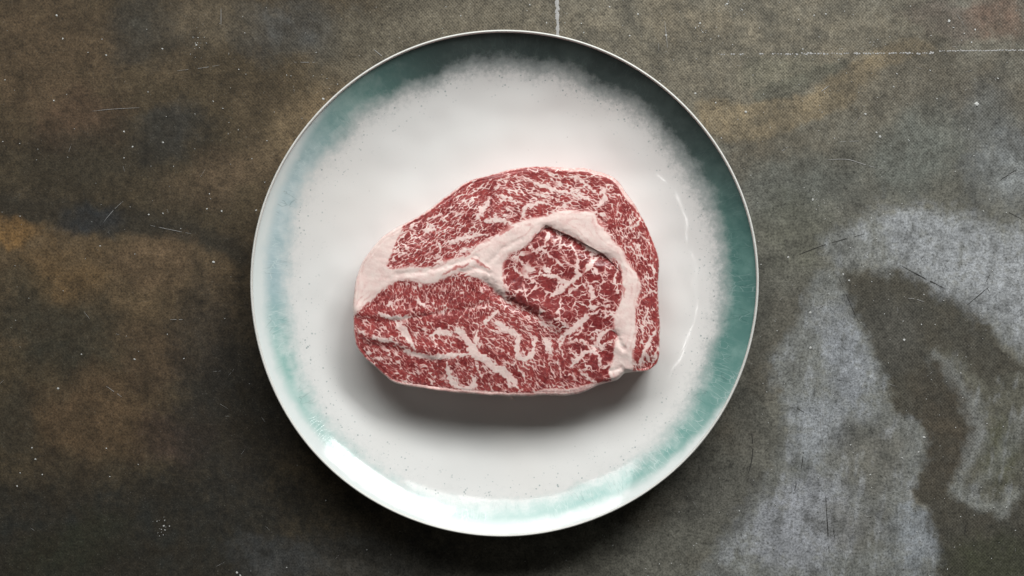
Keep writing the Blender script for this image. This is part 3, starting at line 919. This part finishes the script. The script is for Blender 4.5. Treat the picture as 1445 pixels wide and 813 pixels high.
    def tube(pts, r):
        b0 = len(vs)
        for i, p in enumerate(pts):
            rr_ = r * (1 - 0.6 * i / (len(pts) - 1))
            for dx, dy, dz in ((1, 0, 0), (0, 0.5, 1), (-1, 0, 0), (0, -0.5, -1)):
                X_, Y_ = wxy(p[0], p[1], zt)
                vs.append((X_ - ox + dx * rr_, Y_ - oy + dy * rr_, p[2] + dz * rr_))
        for i in range(len(pts) - 1):
            for k in range(4):
                a_, b_ = b0 + i * 4 + k, b0 + i * 4 + (k + 1) % 4
                qs.append((a_, b_, b_ + 4, a_ + 4))
    tube([(721, 557, .012), (722, 562, .0115), (724, 566, .011), (728, 568, .0105)], 0.0005)
    tube([(722, 561, .0115), (720, 565, .011), (721, 567, .0108)], 0.0003)
    tube([(724, 564, .0112), (727, 564, .011), (729, 562.5, .011)], 0.0003)
    me = mesh_from('fat_thread', np.array(vs), np.array(qs))
    fattr(me, 'fat', np.full(len(vs), 0.9)); fattr(me, 'tone', np.full(len(vs), 0.5))
    obj('fat_thread', me, mat, root)


# ------------------------------------------------------------------ dust, crease wear and scratches on the table
def litter():
    rnd = random.Random(4)
    pcx, pcy = PCX, PCY
    vs, fs = [], []

    def fleck(px, py, r, h=0.35, st=1.0, rot=None):
        if math.hypot(px - pcx, py - pcy) < 350: return
        a0 = rnd.uniform(0, 6.28) if rot is None else rot
        n = rnd.choice((5, 6, 7)); b = len(vs)
        cx, cy = wxy(px, py, 0); R = r * K
        for k in range(n):
            a = 2 * math.pi * k / n; q = R * rnd.uniform(0.6, 1.2)
            u, v = q * math.cos(a) * st, q * math.sin(a)
            vs.append((cx + u * math.cos(a0) - v * math.sin(a0), cy + u * math.sin(a0) + v * math.cos(a0), 0.0001))
        for k in range(n):
            x, y, z = vs[b + k]
            vs.append((cx + (x - cx) * 0.6, cy + (y - cy) * 0.6, 0.0001 + 2 * R * h * rnd.uniform(0.5, 1)))
        for k in range(n):
            fs.append((b + k, b + (k + 1) % n, b + n + (k + 1) % n, b + n + k))
        fs.append(tuple(b + n + k for k in range(n)))

    named = [(1378, 148, 5.2), (229, 69, 1.9), (277, 64, 2.0), (76, 142, 1.6), (175, 186, 1.8), (230, 201, 1.9), (187, 207, 1.6), (175, 223, 1.5), (4, 200, 1.6), (150, 78, 1.6),
             (337, 98, 1.4), (456, 140, 2.2), (301, 370, 2.6), (313, 298, 1.9), (292, 295, 1.5), (190, 507, 2.0), (210, 303, 1.6), (230, 301, 1.5), (236, 472, 1.2), (115, 500, 1.4),
             (80, 22, 2.0), (1165, 20, 1.8), (1339, 30, 2.6), (1376, 42, 1.7), (1371, 60, 1.7), (1052, 158, 2.4), (1221, 161, 2.2), (1242, 193, 2.2), (1237, 187, 1.8), (1147, 282, 2.0),
             (1112, 363, 1.8), (1190, 387, 1.8), (1198, 396, 2.0), (1143, 441, 2.2), (1144, 491, 2.4), (1276, 480, 2.2), (1304, 617, 2.6), (1296, 638, 1.9), (1200, 628, 1.8), (1228, 670, 1.5),
             (1256, 387, 1.6), (1374, 220, 1.5), (45, 632, 1.5), (50, 648, 1.7), (150, 633, 1.6), (231, 742, 2.0), (233, 748, 1.4), (334, 808, 2.2), (339, 812, 1.6), (60, 670, 1.3), (24, 686, 1.8), (82, 548, 2.2),
             (1026, 6, 2.0), (1047, 14, 1.6), (988, 33, 1.9), (981, 132, 2.0), (1010, 145, 1.8), (940, 50, 1.8), (900, 20, 1.6), (860, 10, 1.5), (1420, 300, 1.4)]
    for px, py, r in named: fleck(px, py, r * 0.85, 0.16)
    for _ in range(1500):
        px, py = rnd.uniform(-60, PW + 60), rnd.uniform(-60, PH + 60)
        keep = 0.30 + 0.7 * min(1, max(0, (px - 250) / 700))
        if py > 520 and px < 600: keep *= 0.35
        if rnd.random() < keep:
            fleck(px, py, rnd.choice((0.45, 0.5, 0.6, 0.6, 0.8, 1.0)), 0.3, rnd.choice((1, 1, 1.6)))
    for cx, cy in ((785, 20), (1045, 10), (1230, 60), (985, 45), (280, 60), (1150, 275), (232, 744)):
        for _ in range(14):
            fleck(rnd.gauss(cx, 9), rnd.gauss(cy, 9), rnd.uniform(0.4, 0.9), 0.3)
    def scratch(pts, w):
        p = catmull(pts, 6, closed=False)
        b = len(vs)
        for i, q in enumerate(p):
            d = p[min(i + 1, len(p) - 1)] - p[max(i - 1, 0)]
            nrm = np.array([-d[1], d[0]]) / (np.hypot(*d) + 1e-9)
            ww = w * (0.25 + 0.75 * math.sin(math.pi * (i + 0.5) / len(p))) * rnd.uniform(0.6, 1.2)
            for s in (-1, 1):
                X, Y = wxy(*(q + nrm * ww * s * 0.5), 0)
                vs.append((X, Y, 0.00025))
        for i in range(len(p) - 1):
            if rnd.random() < 0.14: continue
            k = b + i * 2
            fs.append((k, k + 1, k + 3, k + 2))

    def flush(name, label, mat):
        me = bpy.data.meshes.new(name)
        me.from_pydata(list(vs), [], list(fs)); me.update()
        obj(name, me, mat, None, kind='stuff', label=label, category='dust' if 'dust' in name else 'scratches')
        vs.clear(); fs.clear()

    flush('dust_specks', 'white dust specks scattered over the dark table top', mat_plain('chalk_dust', (0.62, 0.62, 0.60)))
    # worn crease lines in the cloth
    y = -40.0
    while y < 56:
        fleck(786 + rnd.gauss(0, 0.9) + (y + 10) * 0.02, y, rnd.uniform(1.5, 3.0), 0.06, 1.5, math.pi / 2); y += rnd.uniform(1.2, 2.4)
    x = 1018.0
    while x < 1500:
        dens = 0.35 if x < 1090 else (0.82 if x < 1310 else 0.95)
        yy = 76.5 - (x - 1018) * 0.005 if x < 1318 else 72 - (x - 1318) * 0.01
        if x > 1316 and x < 1326: dens = 0
        if rnd.random() < dens:
            fleck(x + rnd.uniform(-.5, .5), yy + rnd.gauss(0, 0.45), rnd.uniform(0.7, 1.7 if x < 1318 else 1.2), 0.06, 1.3, 0.0)
        x += rnd.uniform(1.6, 4.4) if x < 1318 else rnd.uniform(1.4, 2.4)
    light = [([(1164, 226), (1195, 225), (1222, 233), (1246, 239)], 1.1), ([(1159, 129), (1170, 121)], 1.6), ([(1281, 421), (1292, 422), (1304, 426)], 1.1), ([(1160, 545), (1158, 590), (1160, 640)], 0.8),
             ([(1163, 545), (1161, 600), (1164, 700)], 0.7), ([(146, 314), (160, 297), (174, 284)], 0.8), ([(212, 318), (240, 324), (270, 330)], 0.8), ([(240, 451), (258, 451)], 0.9), ([(150, 545), (172, 560)], 0.9),
             ([(938, 30), (942, 68)], 1.1), ([(525, 68), (545, 84)], 1.0), ([(312, 12), (312, 36)], 0.8), ([(130, 157), (160, 154), (198, 152)], 0.7), ([(250, 100), (285, 96), (310, 92)], 0.7),
             ([(1350, 20), (1360, 35)], 0.7), ([(1185, 200), (1212, 199)], 0.8), ([(1415, 250), (1443, 240)], 0.7), ([(1102, 214), (1112, 207)], 1.0), ([(415, 88), (445, 88)], 0.8), ([(1120, 455), (1160, 432), (1180, 420)], 0.8)]
    for _ in range(60):
        px, py = rnd.uniform(0, PW), rnd.uniform(0, PH)
        if math.hypot(px - pcx, py - pcy) < 385: continue
        a = rnd.uniform(0, 3.14); l = rnd.uniform(5, 16)
        light.append(([(px, py), (px + l * math.cos(a), py + l * math.sin(a))], rnd.uniform(0.35, 0.6)))
    for p, w in light: scratch(p, w * 0.6)
    flush('pale_scratches', 'fine pale scratches and worn crease lines in the dark table top', mat_plain('pale_wear', (0.48, 0.47, 0.46)))
    dark = [([(1125, 360), (1165, 345), (1220, 330)], 1.1), ([(1270, 374), (1300, 390), (1335, 408)], 1.5), ([(1060, 600), (1062, 640), (1055, 672)], 1.8), ([(1131, 660), (1134, 637)], 1.6), ([(1120, 696), (1124, 682)], 1.3),
            ([(1178, 760), (1176, 745)], 1.3), ([(1124, 575), (1135, 582)], 1.2), ([(1360, 780), (1365, 700)], 0.6), ([(1410, 255), (1445, 232)], 1.2), ([(1415, 295), (1443, 310)], 1.0), ([(1365, 430), (1395, 405)], 1.2),
            ([(1390, 400), (1398, 385)], 0.9), ([(1165, 700), (1170, 780)], 1.5), ([(1183, 390), (1205, 440), (1215, 460)], 0.9)]
    for _ in range(70):
        px, py = rnd.uniform(1050, PW), rnd.uniform(300, PH)
        if math.hypot(px - pcx, py - pcy) < 385: continue
        a = rnd.uniform(0, 3.14); l = rnd.uniform(3, 9)
        dark.append(([(px, py), (px + l * math.cos(a), py + l * math.sin(a))], rnd.uniform(0.35, 0.7)))
    dark = [(p, w * 0.7) for p, w in dark]
    for p, w in dark: scratch(p, w)
    flush('dark_scratches', 'short dark scratches cut into the grey chalky patches of the table', mat_plain('dark_wear', (0.035, 0.033, 0.03)))


table()
plate()
steak()
litter()
